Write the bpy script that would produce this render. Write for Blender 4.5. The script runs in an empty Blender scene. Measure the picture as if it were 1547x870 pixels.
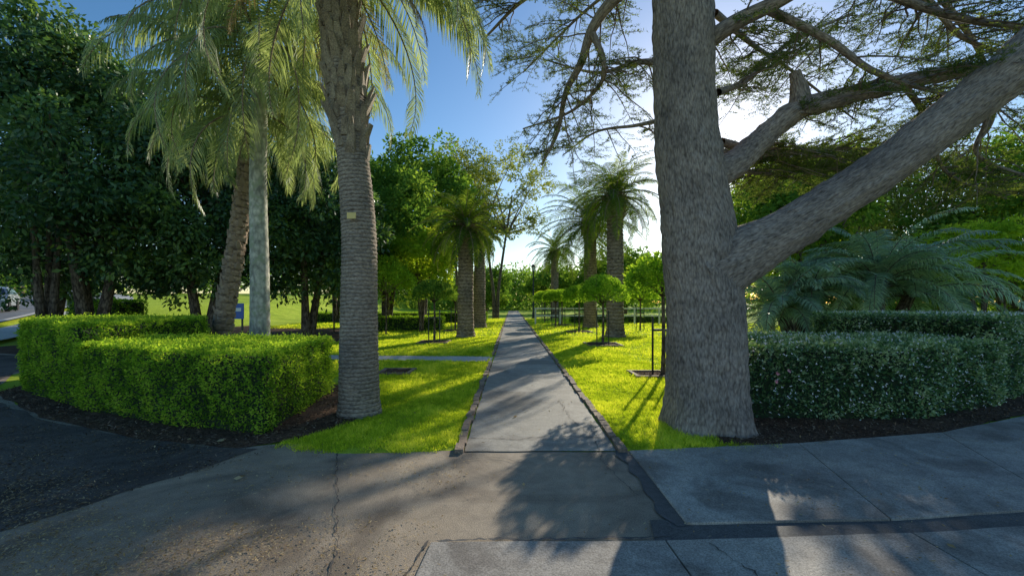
import bpy, math, numpy as np
from mathutils import Vector, noise as mn
rng = np.random.default_rng(7)
F = 645.0
def from_px(px, py, d):           # image pixel coordinates plus an estimated depth -> world position in metres
    return np.array([(px-773.5)*d/F, d, 1.6+(457-py)*d/F])

# ------------------------------------------------------------------ mesh builder
class MB:
    def __init__(s): s.v=[]; s.f=[]; s.r=[]; s.m=[]; s.uv=[]; s.n=0; s.sm=[]
    def add(s, V, Q, mat=0, rnd=None, uv=None, smooth=False):
        V=np.asarray(V,float); Q=np.asarray(Q,int)
        s.v.append(V); s.f.append(Q+s.n); s.n+=len(V)
        s.m.append(np.full(len(Q),mat,int))
        s.r.append(np.full(len(Q),.5) if rnd is None else rnd)
        s.uv.append(np.zeros((len(Q)*4,2)) if uv is None else uv)
        s.sm.append(np.full(len(Q),smooth))
    def build(s, name, mats, parent=None):
        V=np.concatenate(s.v); Q=np.concatenate(s.f)
        me=bpy.data.meshes.new(name)
        me.vertices.add(len(V)); me.vertices.foreach_set('co',V.ravel())
        me.loops.add(len(Q)*4); me.loops.foreach_set('vertex_index',Q.ravel().astype(np.int32))
        me.polygons.add(len(Q)); me.polygons.foreach_set('loop_start',(np.arange(len(Q))*4).astype(np.int32))
        me.polygons.foreach_set('material_index',np.concatenate(s.m).astype(np.int32))
        me.polygons.foreach_set('use_smooth',np.concatenate(s.sm))
        a=me.attributes.new('rnd','FLOAT','FACE'); a.data.foreach_set('value',np.concatenate(s.r).astype(np.float32))
        u=me.uv_layers.new(name='UVMap'); u.data.foreach_set('uv',np.concatenate(s.uv).ravel().astype(np.float32))
        for m in mats: me.materials.append(m)
        me.update(calc_edges=True)
        o=bpy.data.objects.new(name,me); bpy.context.scene.collection.objects.link(o)
        if parent: o.parent=parent
        return o
def nrm(a): return a/np.maximum(np.linalg.norm(a,axis=-1,keepdims=True),1e-9)
def empty(name):
    o=bpy.data.objects.new(name,None); bpy.context.scene.collection.objects.link(o); return o

def smooth_path(pts, n):
    P=np.array(pts,float); P=np.vstack([2*P[0]-P[1],P,2*P[-1]-P[-2]]); k=len(P)-3
    t=np.linspace(0,k-1e-6,n); i=t.astype(int); u=(t-i)[:,None]
    a,b,c,d=P[i],P[i+1],P[i+2],P[i+3]
    return .5*((2*b)+(-a+c)*u+(2*a-5*b+4*c-d)*u*u+(-a+3*b-3*c+d)*u**3)

def tube(mb, P, R, seg=8, mat=0, disp=None, cap=False):
    P=np.asarray(P,float); R=np.asarray(R,float); n=len(P)
    T=nrm(np.gradient(P,axis=0)); ref=np.array([0,0,1.]) if abs(T[0][2])<.8 else np.array([1.,0,0])
    A=np.zeros_like(P); a=nrm(np.cross(T[0],ref)); 
    for i in range(n):
        a=a-T[i]*np.dot(a,T[i]); a=a/np.linalg.norm(a); A[i]=a
    B=np.cross(T,A); ang=np.linspace(0,2*np.pi,seg,endpoint=False)
    s=np.concatenate([[0],np.cumsum(np.linalg.norm(np.diff(P,axis=0),axis=1))])
    RR=np.repeat(R[:,None],seg,1)
    if disp is not None: RR=disp(ang[None,:],s[:,None],RR)
    V=P[:,None,:]+RR[...,None]*(A[:,None,:]*np.cos(ang)[None,:,None]+B[:,None,:]*np.sin(ang)[None,:,None])
    i=np.arange(n-1)[:,None]; j=np.arange(seg)[None,:]; j2=(j+1)%seg
    Q=np.stack([i*seg+j,i*seg+j2,(i+1)*seg+j2,(i+1)*seg+j],-1).reshape(-1,4)
    rm=R.mean()
    u0=np.broadcast_to(j/seg*2*np.pi*rm,(n-1,seg)); u1=np.broadcast_to((j+1)/seg*2*np.pi*rm,(n-1,seg))
    v0=np.broadcast_to(s[:-1,None],(n-1,seg)); v1=np.broadcast_to(s[1:,None],(n-1,seg))
    uv=np.stack([np.stack([u0,v0],-1),np.stack([u1,v0],-1),np.stack([u1,v1],-1),np.stack([u0,v1],-1)],2).reshape(-1,2)
    mb.add(V.reshape(-1,3),Q,mat,None,uv,True)
    if cap:
        Vc=np.vstack([V[-1],P[-1][None]]); k=np.arange(0,seg,2)
        mb.add(Vc,np.stack([k,(k+1)%seg,(k+2)%seg,np.full(len(k),seg)],-1),mat)

def leaves(mb, P, D, N, L, W, mat, rnd, wide=.45):
    n=len(P); D=nrm(D); S=nrm(np.cross(D,N))
    L=np.broadcast_to(np.asarray(L,float).reshape(-1,1),(n,1)); W=np.broadcast_to(np.asarray(W,float).reshape(-1,1),(n,1))
    V=np.stack([P,P+D*L*wide+S*W/2,P+D*L,P+D*L*wide-S*W/2],1).reshape(-1,3)
    mb.add(V,np.arange(4*n).reshape(-1,4),mat,rnd)
def runit(n): return nrm(rng.normal(size=(n,3)))

def crown(mb, C, R, per, L, W, mat, droop=0.0, squash=.75, jit=.4):
    n=len(C)*per; d=runit(n); ci=np.repeat(np.arange(len(C)),per)
    rr=R[ci][:,None]*(.35+.75*rng.random((n,1))**.6)
    P=C[ci]+d*rr*np.array([1,1,squash])
    D=d+runit(n)*.9+np.array([0,0,-droop])
    cr=rng.random(len(C)); r=np.clip(cr[ci]*(1-jit)+rng.random(n)*jit,0,1)
    leaves(mb,P,D,runit(n),L*(.6+.8*rng.random(n)),W*(.6+.8*rng.random(n)),mat,r)
def blob(c, r, n, lo=.35):
    d=runit(n); return np.array(c)+d*(lo+(1-lo)*rng.random((n,1))**.5)*np.array(r)

# ------------------------------------------------------------------ materials
def newmat(name):
    m=bpy.data.materials.new(name); m.use_nodes=True; nt=m.node_tree; nt.nodes.clear()
    o=nt.nodes.new('ShaderNodeOutputMaterial'); return m,nt,o
def ramp(nt, fac, cols):
    r=nt.nodes.new('ShaderNodeValToRGB'); e=r.color_ramp.elements
    while len(e)<len(cols): e.new(.5)
    for i,(p,c) in enumerate(cols): e[i].position=p; e[i].color=(*c,1)
    nt.links.new(fac,r.inputs[0]); return r.outputs[0]
def tex(nt,co,kind,scale,detail=4,dist=0,vs=(1,1,1),rough=.6,feature=None):
    mp=nt.nodes.new('ShaderNodeMapping'); mp.inputs['Scale'].default_value=vs; nt.links.new(co,mp.inputs[0])
    if kind=='n':
        t=nt.nodes.new('ShaderNodeTexNoise'); t.inputs['Detail'].default_value=detail; t.inputs['Distortion'].default_value=dist; t.inputs['Roughness'].default_value=rough; out=t.outputs[0]
    else:
        t=nt.nodes.new('ShaderNodeTexVoronoi'); 
        if feature: t.feature=feature
        out=t.outputs['Distance']
    t.inputs['Scale'].default_value=scale; nt.links.new(mp.outputs[0],t.inputs['Vector']); return out
def mix(nt,a,b,f,mode='MIX'):
    m=nt.nodes.new('ShaderNodeMix'); m.data_type='RGBA'; m.blend_type=mode
    for s,v in ((m.inputs[6],a),(m.inputs[7],b)):
        if isinstance(v,tuple): s.default_value=(*v,1)
        else: nt.links.new(v,s)
    if isinstance(f,(int,float)): m.inputs[0].default_value=f
    else: nt.links.new(f,m.inputs[0])
    return m.outputs[2]
def math_(nt,op,a,b=None,c=None):
    m=nt.nodes.new('ShaderNodeMath'); m.operation=op
    for i,v in enumerate((a,b,c)):
        if v is None: continue
        if isinstance(v,(int,float)): m.inputs[i].default_value=v
        else: nt.links.new(v,m.inputs[i])
    return m.outputs[0]
def leafmat(name, a, b, c, trans=.45, rough=.45, spec=.4, tb=1.5, gloss=True, tint=(1.2,1.15,.5)):
    m,nt,o=newmat(name); at=nt.nodes.new('ShaderNodeAttribute'); at.attribute_name='rnd'
    col=ramp(nt,at.outputs['Fac'],[(0,a),(.55,b),(1,c)])
    if gloss:
        p=nt.nodes.new('ShaderNodeBsdfPrincipled'); p.inputs['Roughness'].default_value=rough; p.inputs['Specular IOR Level'].default_value=spec
        nt.links.new(col,p.inputs['Base Color'])
    else:
        p=nt.nodes.new('ShaderNodeBsdfDiffuse'); nt.links.new(col,p.inputs[0])
    t=nt.nodes.new('ShaderNodeBsdfTranslucent'); tc=mix(nt,col,tuple(tb*q for q in tint),1.0,'MULTIPLY'); nt.links.new(tc,t.inputs[0])
    ms=nt.nodes.new('ShaderNodeMixShader'); ms.inputs[0].default_value=trans
    nt.links.new(p.outputs[0],ms.inputs[1]); nt.links.new(t.outputs[0],ms.inputs[2]); nt.links.new(ms.outputs[0],o.inputs[0]); return m
def plain(name,col,rough=.6,metal=0,var=.25,scale=8):
    m,nt,o=newmat(name); tc=nt.nodes.new('ShaderNodeTexCoord').outputs['Object']
    n=tex(nt,tc,'n',scale,5); c=ramp(nt,n,[(.25,tuple(x*(1-var) for x in col)),(.75,tuple(min(1,x*(1+var)) for x in col))])
    p=nt.nodes.new('ShaderNodeBsdfPrincipled'); p.inputs['Roughness'].default_value=rough; p.inputs['Metallic'].default_value=metal
    nt.links.new(c,p.inputs['Base Color']); nt.links.new(p.outputs[0],o.inputs[0]); return m
def surf(name, big, fine, bigscale=.7, finescale=120, bump=.4, bdist=.01, rough=.8, speck=None, spec=.35, stain=None):
    m,nt,o=newmat(name); co=nt.nodes.new('ShaderNodeTexCoord').outputs['Object']
    n1=tex(nt,co,'n',bigscale,6,.6,rough=.65); c=ramp(nt,n1,big)
    n2=tex(nt,co,'n',finescale,3); f=ramp(nt,n2,fine); c=mix(nt,c,f,1.0,'MULTIPLY')
    n4=tex(nt,co,'n',bigscale*9,5,.3,rough=.7); c=mix(nt,c,ramp(nt,n4,[(.3,(.72,.72,.72)),(.7,(1.2,1.2,1.2))]),.8,'MULTIPLY')
    if stain: 
        n5=tex(nt,co,'n',stain,6,1.0,rough=.6); c=mix(nt,c,ramp(nt,n5,[(.38,(.6,.58,.57)),(.5,(.95,.95,.95)),(.62,(1.08,1.06,1.03))]),1.0,'MULTIPLY')
    if speck:
        v=tex(nt,co,'v',speck[0]); c=mix(nt,c,speck[2],ramp(nt,v,[(speck[1]*.7,(1,1,1)),(speck[1],(0,0,0))]))
    p=nt.nodes.new('ShaderNodeBsdfPrincipled'); p.inputs['Roughness'].default_value=rough; p.inputs['Specular IOR Level'].default_value=spec
    b=nt.nodes.new('ShaderNodeBump'); b.inputs['Strength'].default_value=bump; b.inputs['Distance'].default_value=bdist
    nt.links.new(math_(nt,'ADD',n2,n4),b.inputs['Height']); nt.links.new(b.outputs[0],p.inputs['Normal'])
    nt.links.new(c,p.inputs['Base Color']); nt.links.new(p.outputs[0],o.inputs[0]); return m
def bark(name, dark, light, us, vs, bump=.8, bd=.02, mottled=None, lo=.05, hi=.42, vw=-.55, rings=None):
    m,nt,o=newmat(name); co=nt.nodes.new('ShaderNodeTexCoord').outputs['UV']
    a=tex(nt,co,'n',1,7,.8,(us,vs,1),.7); v=tex(nt,co,'v',1,vs=(us*1.3,vs*1.3,1),feature='F1')
    h=math_(nt,'MULTIPLY_ADD',v,vw,a)
    c=ramp(nt,h,[(lo,dark),(hi,light)])
    g=tex(nt,co,'n',1.6,6); c=mix(nt,c,ramp(nt,g,[(.3,(.6,.6,.62)),(.5,(.98,.97,.96)),(.7,(1.25,1.2,1.15))]),.9,'MULTIPLY')
    if rings:  # groove shading painted into the colour, in bands along the trunk
        sx=nt.nodes.new('ShaderNodeSeparateXYZ'); nt.links.new(co,sx.inputs[0])
        w=tex(nt,co,'n',1,4,0,(4,7,1)); vv=math_(nt,'MULTIPLY_ADD',w,rings*1.3,sx.outputs[1])
        fr=math_(nt,'FRACT',math_(nt,'DIVIDE',vv,rings)); c=mix(nt,c,ramp(nt,fr,[(0,(.42,.4,.39)),(.2,(.72,.7,.68)),(.6,(1.0,.99,.97)),(.9,(1.2,1.18,1.14)),(1,(.5,.48,.47))]),.9,'MULTIPLY')
    if mottled: c=mix(nt,c,mottled,ramp(nt,tex(nt,co,'n',5,5),[(.52,(0,0,0)),(.62,(1,1,1))]))
    p=nt.nodes.new('ShaderNodeBsdfPrincipled'); p.inputs['Roughness'].default_value=.9; p.inputs['Specular IOR Level'].default_value=.2
    b=nt.nodes.new('ShaderNodeBump'); b.inputs['Strength'].default_value=bump; b.inputs['Distance'].default_value=bd
    nt.links.new(h,b.inputs['Height']); nt.links.new(b.outputs[0],p.inputs['Normal'])
    nt.links.new(c,p.inputs['Base Color']); nt.links.new(p.outputs[0],o.inputs[0]); return m

M_grassblade=leafmat('grass_blade',(.26,.38,.03),(.5,.62,.05),(.76,.78,.13),.5,.6,.2,1.35,False,(1.2,1.12,.45))
M_ground=surf('lawn_ground',[(.3,(.32,.43,.04)),(.55,(.5,.62,.06)),(.75,(.62,.67,.1))],[(.3,(.6,.6,.6)),(.7,(1.3,1.3,1.2))],.35,60,.6,.02,.9,spec=.05)
M_asphalt=surf('asphalt',[(.3,(.26,.24,.21)),(.55,(.37,.345,.3)),(.75,(.47,.43,.37))],[(.35,(.6,.6,.6)),(.65,(1.4,1.38,1.34))],.6,130,.6,.006,.7,(60,.17,(.1,.09,.08)),stain=.8)
M_apron=surf('footpath_asphalt',[(.3,(.26,.21,.16)),(.55,(.39,.315,.235)),(.75,(.52,.42,.3))],[(.35,(.62,.62,.62)),(.65,(1.38,1.35,1.3))],.5,130,.5,.006,.75,(60,.15,(.08,.07,.06)),stain=.7)
M_paintedshade=surf('shade_painted_asphalt',[(.3,(.09,.078,.07)),(.7,(.17,.145,.125))],[(.35,(.5,.5,.5)),(.65,(1.5,1.45,1.4))],.8,90,.9,.012,.9,stain=.9)  # asphalt darkened in its colour to stand in for cast shade
M_asph_dark=surf('asphalt_patch',[(.3,(.09,.086,.082)),(.7,(.14,.135,.13))],[(.35,(.6,.6,.6)),(.65,(1.4,1.4,1.4))],2,150,.5,.006,.8)
M_conc=surf('concrete',[(.3,(.31,.275,.24)),(.55,(.42,.38,.33)),(.75,(.52,.475,.41))],[(.35,(.65,.65,.65)),(.65,(1.3,1.3,1.3))],.9,100,.4,.005,.8,(45,.15,(.14,.13,.12)),stain=1.1)
M_lconc=surf('light_concrete',[(.3,(.5,.47,.42)),(.7,(.68,.64,.57))],[(.35,(.85,.85,.85)),(.65,(1.1,1.1,1.1))],1,90,.3,.004)
M_mulch=surf('mulch',[(.3,(.08,.05,.035)),(.7,(.2,.13,.09))],[(.3,(.35,.35,.35)),(.7,(1.7,1.6,1.5))],2,45,1.0,.03,.95,spec=.1)
M_brick=surf('edging_brick',[(.3,(.2,.14,.1)),(.7,(.4,.29,.21))],[(.3,(.6,.6,.6)),(.7,(1.3,1.3,1.3))],3,60,.7,.01)
M_litter=leafmat('leaf_litter',(.22,.14,.07),(.46,.33,.17),(.7,.56,.34),.25,.7,.2,1.0,False)
M_mulchchip=leafmat('mulch_chip',(.05,.03,.02),(.15,.1,.065),(.36,.27,.19),.05,.8,.2,1.0,False)
M_cedarbark=bark('cedar_bark',(.12,.092,.078),(.48,.39,.33),42,12,bump=.9,bd=.022,lo=-.05,hi=.48,vw=-.42)
M_palmbark=bark('palm_bark',(.14,.11,.09),(.46,.38,.31),20,40,bump=.7,bd=.012,lo=-.05,hi=.45,vw=-.4,rings=.055)
M_palmbark2=bark('date_palm_bark',(.12,.085,.065),(.45,.34,.25),8,14,bump=.7,bd=.02,lo=-.05,hi=.45,vw=-.4,rings=.16)
M_palegrey=bark('pale_palm_bark',(.3,.29,.25),(.66,.63,.54),10,6,bump=.4,bd=.01,mottled=(.36,.38,.27))
M_darkbark=bark('dark_bark',(.06,.045,.035),(.28,.215,.16),14,5,bump=.7)
M_boot=surf('palm_boot',[(.3,(.2,.145,.1)),(.7,(.48,.38,.27))],[(.3,(.5,.5,.5)),(.7,(1.4,1.4,1.4))],6,60,.7,.01)
M_cedarleaf=leafmat('cedar_needles',(.05,.08,.03),(.11,.155,.05),(.25,.3,.09),.4,.55,.3,1.5,False)
M_dark=leafmat('dark_foliage',(.025,.065,.032),(.08,.165,.065),(.26,.38,.09),.32,.4,.5,1.5)
M_mid=leafmat('mid_foliage',(.05,.12,.028),(.14,.25,.05),(.34,.44,.08),.45,.5,.4,1.5,False)
M_bright=leafmat('bright_foliage',(.16,.27,.03),(.34,.46,.05),(.56,.58,.08),.5,.5,.4,1.6,False)
M_olive=leafmat('olive_foliage',(.09,.12,.04),(.2,.24,.07),(.38,.4,.13),.45,.55,.3,1.5,False)
M_hedge=leafmat('hedge_leaf',(.085,.19,.025),(.24,.42,.045),(.48,.62,.08),.42,.42,.4,1.5,False)
M_hedge2=leafmat('glossy_hedge_leaf',(.05,.12,.05),(.13,.25,.09),(.42,.53,.3),.3,.24,.8,1.4)  # palest ramp tone paints specular glints into the leaf colour
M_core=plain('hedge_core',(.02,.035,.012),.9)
M_frondpale=leafmat('queen_palm_frond',(.16,.21,.11),(.33,.4,.2),(.6,.64,.34),.4,.42,.5,1.4,True,(1.12,1.12,.6))
M_datefrond=leafmat('date_palm_frond',(.07,.13,.03),(.17,.25,.04),(.42,.46,.09),.4,.42,.5,1.3,False)
M_bluefrond=leafmat('blue_palm_frond',(.13,.22,.14),(.29,.41,.26),(.58,.68,.42),.34,.36,.6,1.3,True,(1.1,1.15,.65))
M_dead=leafmat('dead_frond',(.18,.14,.1),(.36,.29,.2),(.55,.46,.32),.25,.7,.2,1.0,False)
M_white=plain('white_paint',(.78,.78,.76),.5,var=.08)
M_metal=plain('dark_metal',(.05,.055,.055),.45,.5)
M_blue=plain('blue_paint',(.04,.12,.45),.4,var=.1)
M_tag=plain('brass_tag',(.85,.62,.2),.4,var=.1)
M_pink=leafmat('pink_petal',(.7,.3,.45),(.8,.42,.58),(.85,.6,.7),.4)
M_crack=plain('crack',(.09,.078,.068),.95)
M_road=surf('road_asphalt',[(.3,(.15,.15,.15)),(.7,(.23,.23,.23))],[(.3,(.8,.8,.8)),(.7,(1.2,1.2,1.2))],.5,60,.3)

# ------------------------------------------------------------------ polygons helpers
def prism(name, poly, z0, z1, mat, bev=0):
    import bmesh
    bm=bmesh.new(); vs=[bm.verts.new((x,y,z1)) for x,y in poly]; f=bm.faces.new(vs)
    if z0 is not None:
        r=bmesh.ops.extrude_face_region(bm,geom=[f]); 
        for e in r['geom']:
            if isinstance(e,bmesh.types.BMVert): e.co.z=z0
    bmesh.ops.recalc_face_normals(bm,faces=bm.faces)
    if z0 is None and bm.faces[:][0].normal.z<0:
        bmesh.ops.reverse_faces(bm,faces=bm.faces)
    me=bpy.data.meshes.new(name); bm.to_mesh(me); bm.free(); me.materials.append(mat)
    o=bpy.data.objects.new(name,me); bpy.context.scene.collection.objects.link(o)
    if bev:
        b=o.modifiers.new('b','BEVEL'); b.width=bev; b.segments=2; b.limit_method='ANGLE'
    return o
def inside(poly,X,Y):
    p=np.array(poly); r=np.zeros(len(X),bool); j=len(p)-1
    for i in range(len(p)):
        xi,yi=p[i]; xj,yj=p[j]
        c=((yi>Y)!=(yj>Y))&(X<(xj-xi)*(Y-yi)/(yj-yi+1e-12)+xi); r^=c; j=i
    return r
def rough_poly(poly,step=.25,amp=.03,seed=0):
    out=[]; n=len(poly)
    for i in range(n):
        a=np.array(poly[i]); b=np.array(poly[(i+1)%n]); L=np.linalg.norm(b-a); k=max(1,int(min(L,30)/step))
        for t in range(k):
            p=a+(b-a)*t/k; q=mn.noise_vector(Vector((p[0]*2.3,p[1]*2.3,seed))); out.append((p[0]+q[0]*amp,p[1]+q[1]*amp))
    return out
def ribbon(mb,path,w,z,mat=0,jit=.02,wide=False):
    P=np.array(path,float); seg=np.linalg.norm(np.diff(P,axis=0),axis=1); s=np.concatenate([[0],np.cumsum(seg)])
    n=int(s[-1]/.02)+2; t=np.linspace(0,s[-1],n); X=np.interp(t,s,P[:,0]); Y=np.interp(t,s,P[:,1])
    jx=np.array([.6*mn.noise(Vector((a*1.5,z*99,1.7)))+.5*mn.noise(Vector((a*6,z*99,5.7)))+(0 if wide else .45*mn.noise(Vector((a*24,z*99,3.7)))) for a in t])*jit
    C=np.stack([X,Y],1); T=np.gradient(C,axis=0); k=np.ones(15)/15
    T=nrm(np.stack([np.convolve(np.pad(T[:,c],7,'edge'),k,'valid') for c in (0,1)],1)); N=np.stack([-T[:,1],T[:,0]],1); C=C+N*jx[:,None]*2
    fq=2.5 if wide else 9
    ww=w*((.7 if wide else .2)+(.9 if wide else 1.6)*np.abs(np.array([mn.noise(Vector((a*fq,z*50,9))) for a in t])))[:,None]
    A=np.c_[C+N*ww/2,np.full(n,z)]; B=np.c_[C-N*ww/2,np.full(n,z)]
    V=np.concatenate([A,B]); i=np.arange(n-1); mb.add(V,np.stack([i,i+n,i+n+1,i+1],-1),mat)

# ------------------------------------------------------------------ ground
def sst(a,b,x): t=np.clip((x-a)/(b-a),0,1); return t*t*(3-2*t)
def hz(x,y): return sst(-19,-28,x)*np.clip(.042*(y-4),0,3.4)
gx=np.unique(np.concatenate([np.linspace(-900,-120,14),np.linspace(-120,-10,56),np.linspace(-10,120,14),np.linspace(120,900,14)]))
gy=np.unique(np.concatenate([np.linspace(-200,0,8),np.linspace(0,120,61),np.linspace(120,1500,20)]))
GX,GY=np.meshgrid(gx,gy); V=np.stack([GX,GY,hz(GX,GY)],-1).reshape(-1,3)
nx,ny=len(gx),len(gy); i=np.arange(ny-1)[:,None]; j=np.arange(nx-1)[None,:]
mb=MB(); mb.add(V,np.stack([i*nx+j,i*nx+j+1,(i+1)*nx+j+1,(i+1)*nx+j],-1).reshape(-1,4),0,None,None,True); mb.build('ground',[M_ground])

slab_edge=[(1.21,4.55),(2.2,4.62),(3.25,4.8),(5.2,5.2),(7.16,5.97),(10,7.7),(13,10)]
apron=[(-18,-8),(-18,14),(-13,12.4),(-11,9.4),(-9.2,7.55),(-6.6,6.0),(-4.55,5.15),(-3.0,4.72),(-2.5,4.85),(-1.85,4.5),(-.55,4.6),(1.2,4.56)]+slab_edge[1:]+[(16,9),(16,-8)]
prism('footpath_asphalt',rough_poly(apron,.2,.05,3),None,.008,M_apron)
prism('painted_shade_sheet',rough_poly([(-2.75,4.62),(-3.05,3.9),(-3.58,2.97),(-4.6,1.2),(-6,-1),(-17.8,-1),(-17.8,13.8),(-13,12.2),(-11,9.3),(-9.2,7.45),(-6.6,5.9),(-4.55,5.05),(-3.1,4.66)],.12,.07,12),None,.012,M_paintedshade)  # dark sheet painting hedge and palm shadow onto the asphalt
prism('garden_path',rough_poly([(-.52,4.55),(1.12,4.55),(1.14,12),(1.14,40),(1.2,85),(-.66,85),(-.56,40),(-.5,12)],.12,.025,5),None,.017,M_asphalt)
low=empty('concrete_pavement')
def slab(poly,z,n):
    o=prism(n,rough_poly(poly,.3,.01,z*50),-.05,z,M_conc,.006); o.parent=low
top=[(1.24,4.53),(3.2,4.77),(5.2,5.17),(7.16,5.94),(10,7.66)]
bot=[(1.24,3.04),(2.75,3.1),(4.3,3.28),(6.2,3.7),(8.5,4.8)]
for k in range(4):
    a,b,c,d=top[k],top[k+1],bot[k+1],bot[k]
    slab([(a[0]+.004,a[1]),(b[0]-.004,b[1]),(c[0]-.004,c[1]),(d[0]+.004,d[1])],.035,'upper_slab_%d'%k)
xs=[-.54,1.02,2.75,4.35,6.2,8.5]; yt=[2.82,2.84,2.93,3.1,3.5,4.6]
for k in range(5):
    slab([(xs[k]+.006,yt[k]),(xs[k+1]-.006,yt[k+1]),(xs[k+1]-.006+(.25 if k==0 else 0),-3),(xs[k]+.006-(.35 if k==0 else -.25 if k==1 else 0),-3)],.024,'lower_slab_%d'%k)
prism('asphalt_joint',rough_poly([(.95,2.8),(2.75,2.88),(4.35,3.05),(6.2,3.45),(8.5,4.55),(8.6,4.95),(6.1,3.8),(4.3,3.38),(2.75,3.18),(1.3,3.12),(1.0,3.1)],.1,.02,3),None,.0165,M_asph_dark)
mb=MB()
ribbon(mb,[(1.17,4.6),(1.2,4.0),(1.19,3.3),(1.24,3.03)],.16,.0205,0,.02,True)
ribbon(mb,[(-.5,2.84),(.3,2.86),(1.1,2.9)],.03,.0205,0,.02)
mb.build('asphalt_patch',[M_asph_dark])
mb=MB()
ribbon(mb,[(-1.85,4.5),(-1.6,3.9),(-1.35,3.3),(-1.1,2.7),(-1.0,2.2)],.013,.0165,0,.02)
ribbon(mb,[(-.5,5.0),(0,4.93),(.5,5.08),(1.1,5.0)],.012,.022,0,.025)
ribbon(mb,[(-.5,4.3),(-.2,4.36),(.2,4.2)],.008,.022,0,.03)
ribbon(mb,[(-.56,2.85),(-.62,2.5),(-.68,2.0)],.018,.0175,0,.02)
ribbon(mb,[(1.3,2.8),(1.42,2.5),(1.35,2.1)],.01,.0285,0,.03)
ribbon(mb,[(-.5,7.6),(.2,7.5),(1.1,7.7)],.012,.023,0,.03)
ribbon(mb,[(.75,6.9),(.8,5.9),(.95,5.1)],.01,.0225,0,.03)
ribbon(mb,[(.95,4.9),(.9,4.2),(1.05,3.5)],.01,.0235,0,.03)
mb.build('pavement_cracks',[M_crack])
mulL=[(-9.1,7.5),(-6.55,5.95),(-4.55,5.05),(-3.0,4.66),(-2.5,4.95),(-2.15,5.6),(-2.1,6.6),(-2.7,7.9),(-3.4,8.3),(-6.3,8.6),(-6.6,10.5),(-10.5,10.8)]
mulR=[(2.3,4.75),(2.8,4.72),(3.3,4.8),(5.2,5.22),(7.16,6.0),(10,7.75),(11,10.4),(6.5,10.4),(6.3,8.8),(3.2,8.6),(2.8,7),(2.75,5.9)]
prism('mulch_bed',rough_poly(mulL,.2,.06,8),None,.016,M_mulch)
prism('mulch_bed',rough_poly(mulR,.2,.06,9),None,.016,M_mulch)
xpath=[(-9,13.4),(-6,13.0),(-3.5,12.75),(-.56,12.6),(-.56,11.4),(-3.3,11.75),(-6,12.1),(-9,12.4)]
prism('concrete_path',xpath,None,.014,M_lconc)
prism('soil_under_trees',rough_poly([(-19,12.5),(-12,12.5),(-9.3,14),(-7.5,15.5),(-6.8,19),(-8,26),(-19,30)],.5,.3,2),None,.005,M_mulch)
beds=[(-2.62,9.7,.33),(3.02,9.35,.36),(-3.1,17,.55),(3.4,16,.6),(-3.2,24,.55),(3.6,23,.6),(3.5,30,.6),(3.5,38,.6)]
def box(mb,c,s,mat=0,rot=0):
    x,y,z=[q/2 for q in s]; V=np.array([[-x,-y,-z],[x,-y,-z],[x,y,-z],[-x,y,-z],[-x,-y,z],[x,-y,z],[x,y,z],[-x,y,z]])
    ca,sa=math.cos(rot),math.sin(rot); V=np.c_[V[:,0]*ca-V[:,1]*sa,V[:,0]*sa+V[:,1]*ca,V[:,2]]+np.array(c)
    mb.add(V,[[0,3,2,1],[4,5,6,7],[0,1,5,4],[1,2,6,5],[2,3,7,6],[3,0,4,7]],mat)
for x,y,r in beds:
    o=MB()
    for dx,dy,sx,sy in ((0,-r,2*r+.1,.07),(0,r,2*r+.1,.07),(-r,0,.07,2*r-.08),(r,0,.07,2*r-.08)): box(o,(x+dx,y+dy,.02),(sx,sy,.09),0)
    o.add([(x-r,y-r,.035),(x+r,y-r,.035),(x+r,y+r,.035),(x-r,y+r,.035)],[[0,1,2,3]],1)
    n=500; P=np.c_[rng.uniform(x-r,x+r,n),rng.uniform(y-r,y+r,n),np.full(n,.04)]
    leaves(o,P,runit(n)*[1,1,.3],[0,0,1]+runit(n)*.3,.05,.02,2,rng.random(n))
    o.build('tree_bed',[M_brick,M_mulch,M_mulchchip])
mb=MB()
for side,x0 in ((-1,-.57),(1,1.19)):
    y=4.62
    while y<60:
        l=.23; k=0 if y>11.3 and y<12.7 and side<0 else 1
        if k: box(mb,(x0+rng.normal()*.01+side*(.0006*(y-5)),y,.014+rng.normal()*.006),(.085+rng.normal()*.008,l-.01,.07),0,rng.normal()*.04)
        y+=l
mb.build('brick_edging',[M_brick])

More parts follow.
